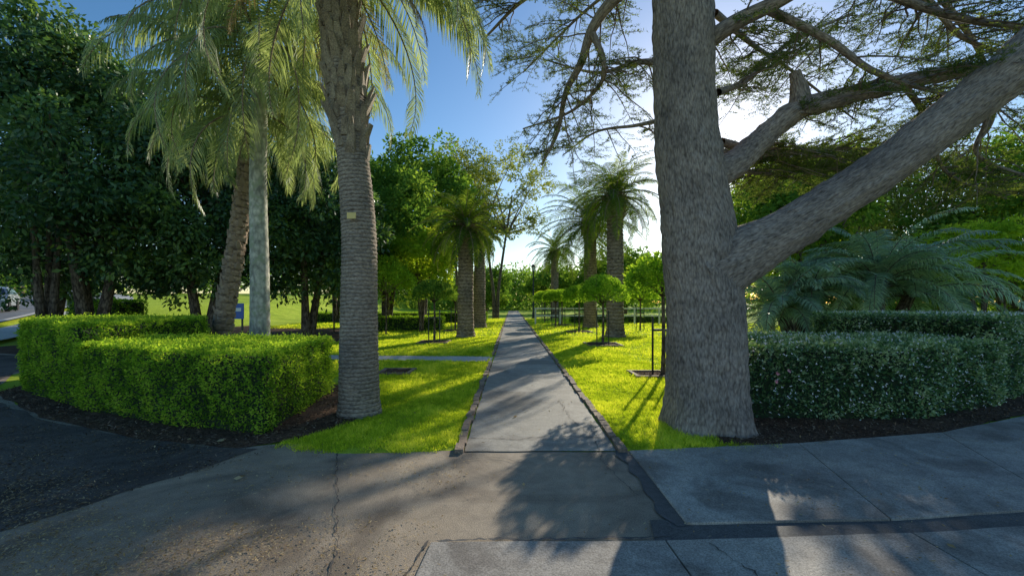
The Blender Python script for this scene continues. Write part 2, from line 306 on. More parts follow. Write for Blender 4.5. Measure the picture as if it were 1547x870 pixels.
# ------------------------------------------------------------------ hedges
def chaikin(p,k=2):
    p=np.array(p,float)
    for _ in range(k):
        q=np.roll(p,-1,0); p=np.stack([.75*p+.25*q,.25*p+.75*q],1).reshape(-1,2)
    return p
HP=[]
def hedge(name,poly,h,mat,dens,L,extra=None):
    pp=[]; n=len(poly)
    for i in range(n):
        a=np.array(poly[i]);b=np.array(poly[(i+1)%n]);k=max(1,int(np.linalg.norm(b-a)/.5))
        for t in range(k): pp.append(a+(b-a)*t/k)
    P=chaikin(pp,2); HP.append(P)
    area=.5*np.sum(P[:,0]*np.roll(P[:,1],-1)-np.roll(P[:,0],-1)*P[:,1])
    if area<0: P=P[::-1]; 
    T=nrm(np.roll(P,-1,0)-np.roll(P,1,0)); Nn=np.stack([T[:,1],-T[:,0]],1)
    mb=MB()
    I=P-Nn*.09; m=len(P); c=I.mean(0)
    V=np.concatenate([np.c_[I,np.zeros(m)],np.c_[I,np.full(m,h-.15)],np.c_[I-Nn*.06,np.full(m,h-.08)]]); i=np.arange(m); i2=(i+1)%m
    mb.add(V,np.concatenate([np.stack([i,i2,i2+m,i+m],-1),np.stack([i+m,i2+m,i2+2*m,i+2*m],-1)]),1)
    D=np.linalg.norm(np.roll(P,-1,0)-P,axis=1); cum=np.cumsum(D); per=cum[-1]
    n1=int(per*h*dens); s=rng.random(n1)*per; k=np.minimum(np.searchsorted(cum,s),m-1); u=((cum[k]-s)/D[k])[:,None]
    xy=P[k]*u+P[(k+1)%m]*(1-u); nr=Nn[k]; z=rng.random(n1)**.9*h
    und=np.array([mn.noise(Vector((a*2.2,b*2.2,c*2.6))) for a,b,c in zip(xy[:,0],xy[:,1],z)])
    fine=np.array([mn.noise(Vector((a*9,b*9,c*9))) for a,b,c in zip(xy[:,0],xy[:,1],z)])
    rnd_in=np.clip((z-(h-.1))/.1,0,1)**2*.06+np.clip((.15-z)/.15,0,1)*.06
    off=und*.07+fine*.045-rng.random(n1)*.08-rnd_in+np.where(rng.random(n1)<.03,rng.random(n1)*.05,0)
    p1=np.c_[xy+nr*off[:,None],z]; n3=np.c_[nr,np.zeros(n1)]
    r=np.clip(.42+und*.6+fine*.6+rng.normal(size=n1)*.25,0,1)
    leaves(mb,p1,n3*.6+runit(n1)+[0,0,.35],n3*.6+runit(n1)*.9+[0,0,.3],L*(.6+.8*rng.random(n1)),L*.55*(.6+.8*rng.random(n1)),0,r)
    lo,hi=P.min(0),P.max(0); n2=int((hi-lo).prod()*dens); xy=lo+rng.random((n2,2))*(hi-lo); ok=inside(P,xy[:,0],xy[:,1]); xy=xy[ok]; n2=len(xy)
    und=np.array([mn.noise(Vector((a*2.2,b*2.2,h))) for a,b in xy]); fine=np.array([mn.noise(Vector((a*10,b*10,7))) for a,b in xy])
    z=h+und*.05+fine*.04-rng.random(n2)*.06+np.where(rng.random(n2)<.05,rng.random(n2)*.08,0)
    leaves(mb,np.c_[xy,z],runit(n2)+[0,0,.6],runit(n2)+[0,0,.7],L*(.6+.8*rng.random(n2)),L*.55*(.6+.8*rng.random(n2)),0,np.clip(.6+und*.5+fine*.5+rng.normal(size=n2)*.25,0,1))
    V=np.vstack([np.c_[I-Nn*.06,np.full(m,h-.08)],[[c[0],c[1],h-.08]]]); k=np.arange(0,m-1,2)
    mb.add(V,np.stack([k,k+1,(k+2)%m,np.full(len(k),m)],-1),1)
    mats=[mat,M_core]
    if extra is not None:
        mats+=[M_pink,M_white]
        for q in extra[:3]:
            leaves(mb,np.repeat(np.array([q]),7,0),runit(7)+[0,-.4,0],runit(7)*.4+[0,-1,0],.036,.03,2,rng.random(7))
        fr=np.where(n3[:,1]<-.5)[0]
        for q in range(330):  # white flecks painted on the front face as glints off glossy leaves
            i=rng.choice(fr)
            leaves(mb,np.repeat(p1[i:i+1]+n3[i:i+1]*(.035-off[i]*.4),3,0),runit(3),n3[i:i+1]+runit(3)*.4,.02,.015,3,rng.random(3))
        for q in range(260):  # same painted glints scattered over the hedge top
            a=np.append(xy[rng.integers(n2)],h+.045); leaves(mb,np.repeat(a[None],3,0),runit(3),runit(3)+[0,-1,.6],.026,.02,3,rng.random(3))
    return mb.build(name,mats)
lowL=[(-2.88,5.05),(-3.15,7.6),(-6.7,8.0),(-6.6,6.35),(-4.46,5.47)]
tallL=[(-6.5,6.35),(-6.65,8.0),(-6.6,9.3),(-7.4,10.2),(-9.6,10.2),(-10,9.3),(-9.4,8.15),(-8.7,7.55)]
hedge('box_hedge',lowL,1.0,M_hedge,3200,.036)
hedge('box_hedge',tallL,1.28,M_hedge,2200,.04)
lowR=[(3.05,5.8),(5.5,5.75),(7.7,6.6),(7.7,8.3),(3.2,8.3)]
tallR=[(7.6,6.65),(9.6,7.7),(10.6,9),(10.4,10),(6.9,10),(6.75,8.7),(7.6,8.5)]
fl=[(3.52,5.66,.66),(3.68,5.66,.7),(3.5,5.66,.56)]
hedge('camellia_hedge',lowR,1.0,M_hedge2,2300,.046,fl)
hedge('camellia_hedge',tallR,1.36,M_hedge2,1700,.05,fl[:0])
for pl,h in (([(-9,24),(-3.9,24),(-3.9,25),(-9,25)],.8),([(-22,21),(-18.5,20),(-18.3,21.5),(-22,22.5)],1.7),([(4.5,33),(16,33),(16,34),(4.5,34)],.6),([(-16,34),(-2,34),(-2,35),(-16,35)],.8)):
    hedge('low_hedge',pl,h,M_hedge,300,.1)

# ------------------------------------------------------------------ grass blades
def grass(x0,x1,y0,y1,dens,L,W):
    n=int((x1-x0)*(y1-y0)*dens); X=rng.uniform(x0,x1,n); Y=rng.uniform(y0,y1,n)
    ok=((X<-.6)|(X>1.22)); edge=4.6+.1*np.sin(X*7)+.06*np.sin(X*17)+.05*rng.normal(size=n)
    ok&=(Y>edge)&~((X<-2.6)&(Y<5.2))
    jx=.07*np.sin(Y*9+X*5)+rng.normal(size=n)*.04
    for pol in (xpath,mulL,mulR): ok&=~inside(pol,X+jx,Y+jx)
    for bx,by,r in beds: ok&=~((abs(X-bx)<r)&(abs(Y-by)<r))
    ok&=~((X<-7)&(Y>15.8)&(Y<26))&~((X>3.3)&(Y<6))&~((X<-9.4)&(Y>12.5)&(Y<16))&~((X<-10)&(Y<10))
    X,Y=X[ok],Y[ok]; n=len(X)
    g=np.array([mn.noise(Vector((a*1.3,b*1.3,2)))+.6*mn.noise(Vector((a*5,b*5,6)))+.6*mn.noise(Vector((a*14,b*14,1))) for a,b in zip(X,Y)])
    r=np.clip(.48+g*.6+rng.normal(size=n)*.24,0,1); l=L*(.4+rng.random(n))*np.clip(1+.7*g,.4,2)
    P=np.c_[X,Y,np.full(n,.004)]; D=runit(n)*.75+[0,0,1]
    return P,D,l,W,r
mb=MB()
for a in ((-2.7,3.0,4.5,7.5,8000,.045,.007),(-3.4,3.6,7.5,11.5,3800,.05,.011),(-3.4,3.4,11.5,14,1500,.055,.018),(-11,11,9,20,620,.065,.024),(-16,18,20,42,100,.09,.05)):
    P,D,l,W,r=grass(*a); leaves(mb,P,D,runit(len(P))+[0,-.3,0],l,W,0,r,.3)
mb.build('grass',[M_grassblade])
def litter(mb,n,x0,x1,y0,y1,L,z=.02,pw=1.0,f=None,ar=.3,th=.45):
    X=x0+(x1-x0)*rng.random(n); Y=y0+(y1-y0)*rng.random(n)**pw
    g=np.array([mn.noise(Vector((a*1.1,b*1.6,4)))+.6*mn.noise(Vector((a*4,b*4,1))) for a,b in zip(X,Y)])
    k=g+rng.random(n)*.9>th
    if f is not None: k&=f(X,Y)
    X,Y=X[k],Y[k]; n=len(X)
    leaves(mb,np.c_[X,Y,z+rng.random(n)*.008],runit(n)*[1,1,.15],runit(n)*.35+[0,0,1],L*(.4+rng.random(n)),L*ar*(.4+rng.random(n)),0,rng.random(n))
mb=MB()
litter(mb,90000,-5,-.4,1.8,4.5,.024,.016,1.2,lambda X,Y:(rng.random(len(X))<np.clip(1.15-.14*(X+5)-(Y-2)*.45,0.05,1)),.32,.42)
litter(mb,9000,-8,-.4,2.2,6.5,.03,.016,1,lambda X,Y:Y<4.7+np.clip(-X-3,0,9)*.4,.3,.6)
litter(mb,2500,-.5,1.1,2.9,14,.025,.024,1,None,.3,.6); litter(mb,1500,1.2,7,2.0,5,.032,.04); litter(mb,900,-3,3,4.7,9,.04,.03)
litter(mb,26,-4,5,2.2,6,.09,.03,1,None,.5,.3)
mb.build('leaf_litter',[M_litter])
mb=MB()
for (x0,x1,y0,y1,n,pl) in ((-10,-2.0,4.6,9.5,28000,mulL),(2.0,10,4.7,9.5,24000,mulR)):
    X=rng.uniform(x0,x1,n);Y=rng.uniform(y0,y1,n); k=inside(pl,X,Y)
    for hp in HP[:4]: k&=~inside(hp,X,Y)
    X,Y=X[k],Y[k]; n=len(X); leaves(mb,np.c_[X,Y,.018+rng.random(n)*.02],runit(n)*[1,1,.4],runit(n)*.6+[0,0,1],.05*(.4+rng.random(n)),.014*(.5+rng.random(n)),0,rng.random(n))
litter(mb,34000,-10,-2.2,2.4,8,.04,.016,1,lambda X,Y:(Y<4.8+np.clip(-X-3,0,9)*.42)&(Y>4.75+(X+2.5)*1.75),.3,.25)
mb.build('mulch_chips',[M_mulchchip])

# ------------------------------------------------------------------ cedar
mb=MB()
def cdisp(ang,s,R):
    out=R.copy()
    for i in range(R.shape[0]):
        zz=s[i,0]
        for j in range(R.shape[1]):
            a=ang[0,j]; x,y=math.cos(a),math.sin(a)
            n=mn.noise(Vector((x*10,y*10,zz*2.0)))*.6+mn.noise(Vector((x*22,y*22,zz*6)))*.55
            big=mn.noise(Vector((x*1.2,y*1.2,zz*.7)))
            fl=math.exp(-zz/.22)*(.2+.16*math.cos(5*a+.6)+.1*math.cos(3*a)) if R.shape[0]>150 else 0
            out[i,j]=R[i,j]*(1+fl+.07*big)+(abs(n)-.25)*.05
    return out
tp=smooth_path([(2.53,5.55,-.1),(2.52,5.55,.8),(2.5,5.55,1.6),(2.42,5.55,2.5),(2.26,5.55,3.8),(2.22,5.55,5.5),(2.2,5.6,8),(2.2,5.7,12)],420)
tr=np.interp(tp[:,2],[0,.5,1.5,2.3,2.9,3.8,5.5,8,12],[.51,.48,.475,.48,.42,.385,.36,.3,.12])
tube(mb,tp,tr,110,0,cdisp)
def limb(pts,r0,r1,n=60,seg=28,d=True,rs=None):
    P=smooth_path(pts,n); R=np.linspace(r0,r1,n) if rs is None else np.interp(np.linspace(0,1,n),*rs)
    tube(mb,P,R,seg,0,cdisp if d else None); return P,R
brs=[]
P,R=limb([(2.45,5.5,1.95),from_px(1130,378,5.4),from_px(1185,350,5.3),from_px(1250,310,5.2),from_px(1330,258,5.1),from_px(1400,205,5.0),from_px(1480,145,4.9),from_px(1560,80,4.8),from_px(1700,-60,4.7),from_px(1900,-200,4.6)],.4,.2,140,56,True,([0,.1,.2,.35,.6,.8,1],[.44,.36,.29,.25,.24,.26,.2]))
P,R=limb([(2.35,5.6,3.15),from_px(1105,250,5.7),from_px(1145,215,5.8),from_px(1200,170,5.8),from_px(1260,150,5.9),from_px(1340,130,5.9),from_px(1430,112,6),from_px(1520,98,6.1),from_px(1650,60,6.2)],.2,.07,110,30,True,([0,.12,.3,.6,1],[.27,.19,.15,.12,.07])); brs.append((P[20:],R[20:],.8))
P,R=limb([from_px(1205,175,5.8),from_px(1208,140,5.75),from_px(1200,108,5.7)],.16,.07,24,20)
thin=[([from_px(1060,70,5.55),from_px(1110,35,5.3),from_px(1180,0,5.0),from_px(1280,-60,4.6)],.12,.06,.6),
([from_px(1010,-30,5.5),from_px(940,-10,5.8),from_px(897,40,6.1),from_px(878,95,6.4),from_px(855,140,6.7),from_px(842,200,7),from_px(818,250,7.2)],.1,.02,.9),
([from_px(895,50,6.1),from_px(912,95,6.2),from_px(905,130,6.5),from_px(860,170,6.9),from_px(790,195,7.3)],.05,.012,1),
([from_px(1150,10,5.2),from_px(1250,60,5.4),from_px(1320,108,5.5),from_px(1420,140,5.6),from_px(1520,150,5.8)],.055,.02,1),
([from_px(1240,-60,5),from_px(1340,-10,5.2),from_px(1440,25,5.4),from_px(1560,45,5.6)],.07,.03,1),
([from_px(1300,-80,6),from_px(1400,0,6.2),from_px(1460,60,6.5),from_px(1560,90,6.7)],.06,.02,1),
([from_px(1500,120,6),from_px(1490,185,6.2),from_px(1478,235,6.3),from_px(1560,270,6.6)],.05,.015,1),
([from_px(1000,-50,5.9),from_px(900,-30,6.8),from_px(800,-5,7.8),from_px(730,60,8.3)],.08,.02,1),
([from_px(1005,95,5.7),from_px(960,95,6.2),from_px(900,110,7),from_px(820,90,7.8)],.05,.012,1),
([from_px(1005,180,5.8),from_px(960,190,6.6),from_px(900,200,7.4),from_px(850,235,8)],.035,.01,.6),
([from_px(1090,215,6.1),from_px(1170,232,6.8),from_px(1250,225,7.2),from_px(1330,225,7.4)],.06,.02,1.9),
([from_px(1085,250,6.1),from_px(1160,262,7.6),from_px(1240,255,9),from_px(1340,262,10)],.05,.02,1.5),
([from_px(1085,230,6.1),from_px(1170,240,8.4),from_px(1300,235,9.6),from_px(1400,250,10)],.05,.02,1.2),
([from_px(1085,140,5.8),from_px(1130,120,6.5),from_px(1200,60,7),from_px(1290,20,7.4)],.05,.02,1.2),
([from_px(1080,20,5.8),from_px(1140,70,7),from_px(1200,110,8),from_px(1290,180,8.6)],.05,.015,1),
([from_px(1400,-30,6.5),from_px(1480,80,7.2),from_px(1500,180,7.6),from_px(1440,250,7.8)],.05,.015,1),
([from_px(1360,120,6.2),from_px(1400,180,7),from_px(1430,260,7.4),from_px(1520,300,7.8)],.05,.015,1.3),
([from_px(980,-60,6.4),from_px(930,-20,7.5),from_px(870,30,8.4),from_px(790,110,9)],.05,.015,1)]
for pts,r0,r1,w in thin:
    P,R=limb(pts,r0,r1,50,10,False); brs.append((P,R,w))
TB=[];TE=[];TL=[]
def sprays(B,per_m,tw,dens=1.0):
    for P,R,w in B:
        seg=np.linalg.norm(np.diff(P,axis=0),axis=1).sum(); n=int(seg*per_m*w)
        for _ in range(n):
            t=rng.uniform(.12,1); k=int(t*(len(P)-1)); T=nrm(P[min(k+1,len(P)-1)]-P[k-1])
            side=np.array([-T[1],T[0],0])*rng.choice([-1,1]); d=nrm(side*1.0+T*rng.uniform(.1,1)+[0,0,rng.uniform(-.25,.2)]+rng.normal(size=3)*.25)
            L=rng.uniform(.45,1.15)*tw
            sp=np.array([P[k]+d*L*u+np.array([0,0,-.22*L*u*u]) for u in np.linspace(0,1,7)])+rng.normal(size=(7,3))*.012
            sp[0]=P[k]; tube(mb,sp,np.linspace(min(R[k]*.5,.014),.004,7),4,0)
            m=int(17*L*dens)
            for q in range(m):
                u=rng.uniform(.15,1); b=np.array([np.interp(u,np.linspace(0,1,7),sp[:,c]) for c in range(3)])
                sd=nrm(np.cross(d,[0,0,1]))*rng.choice([-1,1]); e=nrm(sd+d*rng.uniform(.2,1.2)+rng.normal(size=3)*.3*np.array([1,1,.35])); l=rng.uniform(.12,.34)*tw
                TB.append(b);TE.append(e);TL.append(l)
sprays(brs,7.5,1.0)
TB=np.array(TB);TE=np.array(TE);TL=np.array(TL)
leaves(mb,TB,TE,runit(len(TB)),TL,.006,0,np.full(len(TB),.5))
nt_=8; k=np.repeat(np.arange(len(TB)),nt_); u=np.tile(np.linspace(.1,1,nt_),len(TB)); C=TB[k]+TE[k]*(TL[k]*u)[:,None]
k2=np.repeat(np.arange(len(C)),4); D=runit(len(k2))*[1,1,.7]+TE[k][k2]*.4+[0,0,.25]
leaves(mb,C[k2],D,runit(len(k2)),.045*(.6+.7*rng.random(len(k2))),.0095,1,np.clip(rng.random(len(TB))[k][k2]*.6+rng.random(len(k2))*.4,0,1))
mb.build('cedar_tree',[M_cedarbark,M_cedarleaf])

# ------------------------------------------------------------------ palms
def frond(mb,base,az,el,L,droop,nl,ll,lw,hang,mr,ml,rr=.018,bend=1.0,rbase=.5):
    n=16; t=np.linspace(0,1,n); e=el-droop*t**1.3; h=np.array([math.cos(az),math.sin(az),0])
    T=h[None]*np.cos(e)[:,None]+np.array([0,0,1])[None]*np.sin(e)[:,None]; P=base+np.vstack([[0,0,0],np.cumsum(T[:-1]*L/(n-1),axis=0)])
    tube(mb,P,np.linspace(rr,rr*.2,n),4,mr)
    S=np.array([-h[1],h[0],0]); tw=rng.normal()*.25
    tt=np.tile(np.linspace(.14,1,nl),2)+rng.normal(size=2*nl)*.004; sd=np.repeat([1,-1],nl); tt=np.clip(tt,0,1)
    b=np.stack([np.interp(tt,t,P[:,c]) for c in range(3)],1); Tt=nrm(np.stack([np.interp(tt,t,T[:,c]) for c in range(3)],1)); N=np.cross(np.broadcast_to(S,Tt.shape),Tt)*-1
    N=nrm(np.where(N[:,2:3]<0,-N,N)*1.0)
    prof=np.clip(np.sin(np.pi*(.12+.8*tt)),.25,1)*ll*(.85+.3*rng.random(2*nl))
    d1=nrm(S[None]*sd[:,None]*1.0+Tt*(.45+.7*tt)[:,None]+N*(.25+tw*sd)[:,None]-np.array([0,0,hang*.6])+rng.normal(size=(2*nl,3))*.1)
    d2=nrm(d1+np.array([0,0,-hang*1.6-.25*bend])+rng.normal(size=(2*nl,3))*.08)
    m=b+d1*(prof*.5)[:,None]; q=m+d2*(prof*.5)[:,None]; w=Tt*lw/2
    V=np.stack([b-w*.5,b+w*.5,m+w,m-w,q],1).reshape(-1,3); o=np.arange(2*nl)*5
    f1=np.stack([o,o+1,o+2,o+3],-1); V2=np.stack([m-w,m+w,q+w*.1,q-w*.1],1).reshape(-1,3)
    r=np.clip(rbase+rng.normal()*.17+rng.normal(size=2*nl)*.17,0,1)
    mb.add(V,f1,ml,r); mb.add(V2,np.arange(8*nl).reshape(-1,4),ml,r)
def palmtrunk(mb,path,rs,spacing,depth,mat,seg=40,dz=.013,zig=0):
    P=smooth_path(path,int(abs(path[-1][2]-path[0][2])/dz)); z=P[:,2]; R=np.interp(z,*rs)
    def dsp(ang,s,RR):
        ph=(s+zig*np.sin(ang*7)*.02+.012*np.sin(ang*2+s*3)+.008*np.sin(ang*5+s*9))/spacing; fr=ph-np.floor(ph)
        out=RR*(1+.02*np.sin(ang*3+s*2)); out=out-depth*(1-fr)**2+depth*.4*np.sin(ang*9+np.floor(ph)*2.4)*.6
        return out+np.random.default_rng(1).normal(size=out.shape)*depth*.12
    tube(mb,P,R,seg,mat,dsp); return P,R
def boots(mb,P,R,z0,z1,n,l,w,mat,out=.6):
    ga=2.39996
    for k in range(n):
        z=z0+(z1-z0)*k/n; i=np.argmin(abs(P[:,2]-z)); a=k*ga+rng.normal()*.1; h=np.array([math.cos(a),math.sin(a),0]); s=np.array([-h[1],h[0],0])
        b=P[i]+h*R[i]*.82; L=l*(.6+.7*rng.random()); d=nrm(h*out*(.6+.8*rng.random())+np.array([0,0,1])+rng.normal(size=3)*.12); o=nrm(np.cross(s,d)); 
        if np.dot(o,h)<0:o=-o
        W=w*(.8+.4*rng.random()); V=[b-s*W,b+s*W,b+s*W*.8+o*.05-[0,0,.03],b-s*W*.8+o*.05-[0,0,.03]]; e=b+d*L
        V+=[e-s*W*.45,e+s*W*.4,e+s*W*.35+o*.025,e-s*W*.4+o*.025]
        mb.add(V,[[0,1,5,4],[2,3,7,6],[1,2,6,5],[3,0,4,7],[4,5,6,7],[0,3,2,1]],mat)
mb=MB()
P,R=palmtrunk(mb,[(-2.2,6.15,-.05),(-2.2,6.15,1.5),(-2.21,6.15,2.6),(-2.3,6.15,3.8),(-2.42,6.15,5.0),(-2.55,6.15,6.2),(-2.6,6.15,6.9)],([0,.2,1.2,3,3.8,4.1,4.8,5.6,6.9],[.32,.285,.265,.235,.215,.235,.27,.24,.19]),.055,.014,0,56,dz=.011)
boots(mb,P,R,3.7,6.9,170,.28,.08,1,.34)
for k in range(26):
    a=k*2.39996; el=1.25-1.5*(k/26); frond(mb,np.array([-2.58,6.15,6.75]),a,el,3.0+.5*rng.random(),1.9+.3*rng.random(),90,.66,.03,.9,2,3,.028)
for a,el in ((.15,.75),(-.25,.5),(.5,.35),(-.7,.6),(.0,.1),(-.1,1.0),(-.5,.1),(.3,.95),(.8,.6)):
    frond(mb,np.array([-2.5,6.1,6.6]),a,el,3.1,1.9,95,.66,.032,.8,2,3,.028,rbase=.6)
for k in range(12):
    a=rng.uniform(0,6.28); frond(mb,P[-60]+np.array([math.cos(a),math.sin(a),0])*.2,a,-.3,1.8,1.3,45,.35,.022,1.0,2,4,.02)
mb.build('queen_palm',[M_palmbark,M_boot,M_palmbark,M_frondpale,M_dead])
mb=MB(); box(mb,(-2.2,5.85,2.79),(.12,.012,.085)); mb.build('name_plate',[M_tag])
mb=MB()
P,R=palmtrunk(mb,[(-5.3,9,-.05),(-5.32,9,2),(-5.35,9,4.5),(-5.3,9,7)],([0,.4,3,5,7],[.24,.2,.175,.16,.15]),.16,.005,0,28,dz=.04)
for k in range(38):
    a=k*2.39996+.3; el=1.3-1.8*(k/38); frond(mb,np.array([-5.3,9,6.9]),a,el,3.1+.7*rng.random(),1.9+.4*rng.random(),90,.78,.034,1.0,1,2,.028,rbase=.45)
mb.build('queen_palm',[M_palegrey,M_palmbark,M_frondpale])
mb=MB()
P,R=palmtrunk(mb,[(-6.85,10,-.05),(-6.75,10,1.2),(-6.45,10,3),(-6.2,10,4.8),(-6.05,10,6)],([0,.4,3,6],[.24,.22,.19,.17]),.13,.03,0,32,dz=.03,zig=2)
boots(mb,P,R,.2,5.8,150,.1,.07,0,.5)
for k in range(26):
    a=k*2.39996+1; el=1.2-1.6*(k/26); frond(mb,np.array([-6.05,10,6.0]),a,el,2.8+.5*rng.random(),1.9,75,.68,.034,1.0,1,2,.028,rbase=.35)
mb.build('queen_palm',[M_palmbark2,M_palmbark,M_frondpale])
def datepalm(x,y,h,r,L,n,col=M_datefrond,boot=True,base=1.25,lw=.04):
    mb=MB(); P,R=palmtrunk(mb,[(x,y,-.05),(x,y,h*.3),(x,y,h*.7),(x,y,h)],([0,.35,1,h*.8,h*.93,h],[r*base,r*1.05,r,r*.93,r*1.25,r*.9]),.16,.035,0,32,dz=.035)
    if boot: boots(mb,P,R,h*.84,h,70,.3,.11,1,.8)
    for k in range(n):
        a=k*2.39996+rng.normal()*.1; el=1.45-2.1*(k/n)**.8; frond(mb,np.array([x,y,h]),a,el,L*(.85+.3*rng.random()),1.15+.35*rng.random(),55,L*.19,lw,.12,2,3,.028,rbase=.58-.4*k/n)
    mb.build('date_palm',[M_palmbark2,M_boot,M_palmbark2,col])
datepalm(-2.13,19.6,5.1,.38,2.4,54)
datepalm(-2.05,27,5.9,.38,1.9,22)
datepalm(4.73,19.6,6.5,.4,2.5,52,lw=.034)
datepalm(4.95,27,6.7,.42,3.8,64,lw=.044)
datepalm(4.4,44,7,.4,3.3,36,lw=.05)
def clump(x,y,zs,L,n):
    mb=MB()
    for (dx,dy,z) in zs:
        Pp=smooth_path([(x,y,-.05),(x+dx*.5,y+dy*.5,z*.5),(x+dx,y+dy,z)],30); tube(mb,Pp,np.linspace(.2,.15,30),12,0)
        for k in range(n):
            a=k*2.39996+rng.random(); el=1.4-1.5*(k/n); frond(mb,Pp[-1],a,el,L*(.8+.4*rng.random()),1.5+.3*rng.random(),65,.5,.036,.25,0,1,.022,rbase=.6)
    mb.build('feather_palm',[M_darkbark,M_bluefrond])
clump(8.3,12.4,[(-.5,0,1.35),(.6,.3,1.8)],2.1,28)
clump(10.8,12.6,[(0,0,2.1),(1.3,.4,1.8)],2.8,38)
# ------------------------------------------------------------------ topiary standards
def topiary(x,y,r=.9,zc=2.0,mat=M_mid,hs=.6,stakes=True):
    mb=MB(); tube(mb,smooth_path([(x,y,0),(x+.02,y,.8),(x,y,zc)],16),np.linspace(.05,.035,16),8,0)
    for k in range(9):
        a=k*.7; tube(mb,smooth_path([(x,y,zc-.55*r),(x+math.cos(a)*r*.35,y+math.sin(a)*r*.35,zc-.25*r),(x+math.cos(a)*r*.8,y+math.sin(a)*r*.8,zc)],8),np.linspace(.022,.008,8),5,0)
    if stakes:
        for dx in (-.22,.22): box(mb,(x+dx,y,.65),(.035,.035,1.3),2)
        box(mb,(x,y,1.0),(.44,.02,.05),2)
    n=6000; d=runit(n); d[:,2]=np.where(d[:,2]<-.25,-d[:,2]*.8,d[:,2]); g=np.array([mn.noise(Vector(v)*2.6) for v in d])
    rr=r*(.86+.16*g+.12*rng.random(n)); inn=rng.random(n)<.3; rr[inn]*=rng.uniform(.4,.9,inn.sum())
    Pt=np.array([x,y,zc-.25*r])+d*rr[:,None]*np.array([1,1,hs*1.15])
    leaves(mb,Pt,d+runit(n)*.8,d*.5+runit(n),.085*(.6+.7*rng.random(n)),.04,1,np.clip(.5+g*.5+rng.normal(size=n)*.2,0,1))
    mb.build('topiary_tree',[M_darkbark,mat,M_metal])
topiary(-3.1,17,.9,2.08,M_mid); topiary(3.4,16,.92,2.05,M_hedge,.75); topiary(3.3,9.35,.78,2.15,M_hedge,.8)
topiary(-3.2,24,.9,2.1); topiary(3.6,23,.9,2.1,M_hedge); topiary(3.5,30,.9,2.1,M_hedge); topiary(3.5,38,1,2.3,M_bright); topiary(3.3,47,1,2.4,M_bright); topiary(-3.2,32,.9,2.1)
topiary(2.7,26.5,.8,2.0,M_hedge); topiary(2.6,34,.9,2.1,M_hedge); topiary(7.2,24,.95,2.2,M_hedge)
topiary(-6.2,21,1.5,2.8,M_hedge,.85,False); topiary(-9.6,23,1.3,2.7,M_hedge,.8,False)

# ------------------------------------------------------------------ broadleaf trees
def tree(name,x,y,z,rx,ry,rz,n,per,L,W,mat,tr=.3,barkm=M_darkbark,lo=.3,cr=.22,lowb=0,forks=3,nb=14,droop=.2):
    mb=MB(); g=float(hz(np.array(x),np.array(y)))
    C=blob((x,y,z),(rx,ry,rz),n,lo); C=C[C[:,2]>lowb+g]
    R=np.full(len(C),cr*(rx+rz)/2)*(.5+1.0*rng.random(len(C)))
    crown(mb,C,R,int(per*.7),L*1.12,W*1.12,1,droop)
    for f in range(forks):
        a=f*6.28/forks+rng.random(); q=(x+math.cos(a)*rx*.3,y+math.sin(a)*ry*.3,z)
        mid=(x+math.cos(a)*tr*1.2,y+math.sin(a)*tr*1.2,g+max(1.2,(z-g)*.3))
        tube(mb,smooth_path([(x+math.cos(a)*tr*.4,y+math.sin(a)*tr*.4,g-.05),mid,q],24),np.linspace(tr*.75,tr*.25,24),10,0)
        for c in C[rng.choice(len(C),min(len(C),nb//forks+1),False)]:
            s=np.array(mid)*.45+np.array(q)*.55; m=(s+c)/2+rng.normal(size=3)*.2
            tube(mb,smooth_path([s,m,c],14),np.linspace(tr*.3,tr*.05,14),6,0)
    mb.build(name,[barkm,mat])
tree('lilly_pilly_tree',-15.2,15.5,6.0,4.3,3.5,4.6,190,330,.17,.085,M_dark,.35,lowb=1.7)
tree('lilly_pilly_tree',-15.8,14.5,9.6,2.0,2.0,2.3,50,300,.17,.085,M_dark,.2,lowb=1.7)
tree('lilly_pilly_tree',-19.5,18,5.2,3.5,3,3.6,90,280,.18,.09,M_dark,.3,lowb=1.8)
tree('lilly_pilly_tree',-12.3,17,5.6,3.6,3,4.0,150,320,.17,.085,M_dark,.3,lowb=1.7)
tree('fig_tree',-9.6,20,5.4,3.4,3,3.6,120,300,.2,.1,M_dark,.32,lowb=1.9)
tree('fig_tree',-7.4,25,5.8,3.6,3,4.4,120,300,.22,.11,M_mid,.3,lowb=2.0)
tree('plane_tree',-6.9,33,9.0,4.0,3.5,5.6,110,240,.28,.15,M_mid,.3,lowb=2.2,cr=.2)
tree('maple_tree',-5.0,23.5,3.8,2.0,1.5,1.7,45,240,.2,.1,M_bright,.13,lowb=1.8)
tree('gum_tree',-1.6,42,12.2,5.5,4,5.2,75,190,.3,.1,M_olive,.3,lo=.5,cr=.17,forks=2,nb=24,lowb=6)
tree('gum_tree',-5.5,45,13.5,4,4,5,55,190,.3,.1,M_olive,.3,lo=.5,cr=.17,forks=2,nb=20,lowb=6)
tree('plane_tree',-14,34,8,5,4,5,90,240,.3,.15,M_mid,.3,lowb=2)
tree('fig_tree',11.5,48,4.8,5.5,4,3.2,80,240,.3,.16,M_mid,.3,lowb=1.2)
tree('plane_tree',10.6,15.8,5.0,2.5,2.0,1.8,65,230,.17,.08,M_mid,.2,lowb=1.5)
tree('plane_tree',14.5,24,5.8,3.4,3,3.4,80,240,.22,.11,M_bright,.25,lowb=1.5)
tree('plane_tree',19.5,27,7.0,4.8,4,4.4,110,230,.25,.12,M_mid,.3,lowb=1.2)
tree('cypress_tree',20.5,21,5.0,4.2,3.2,3.8,120,250,.22,.06,M_olive,.3,lowb=1.0,droop=.9)
tree('fig_tree',20.5,17.5,4.8,3.2,3,4.4,110,260,.2,.09,M_mid,.3,lowb=1.0)
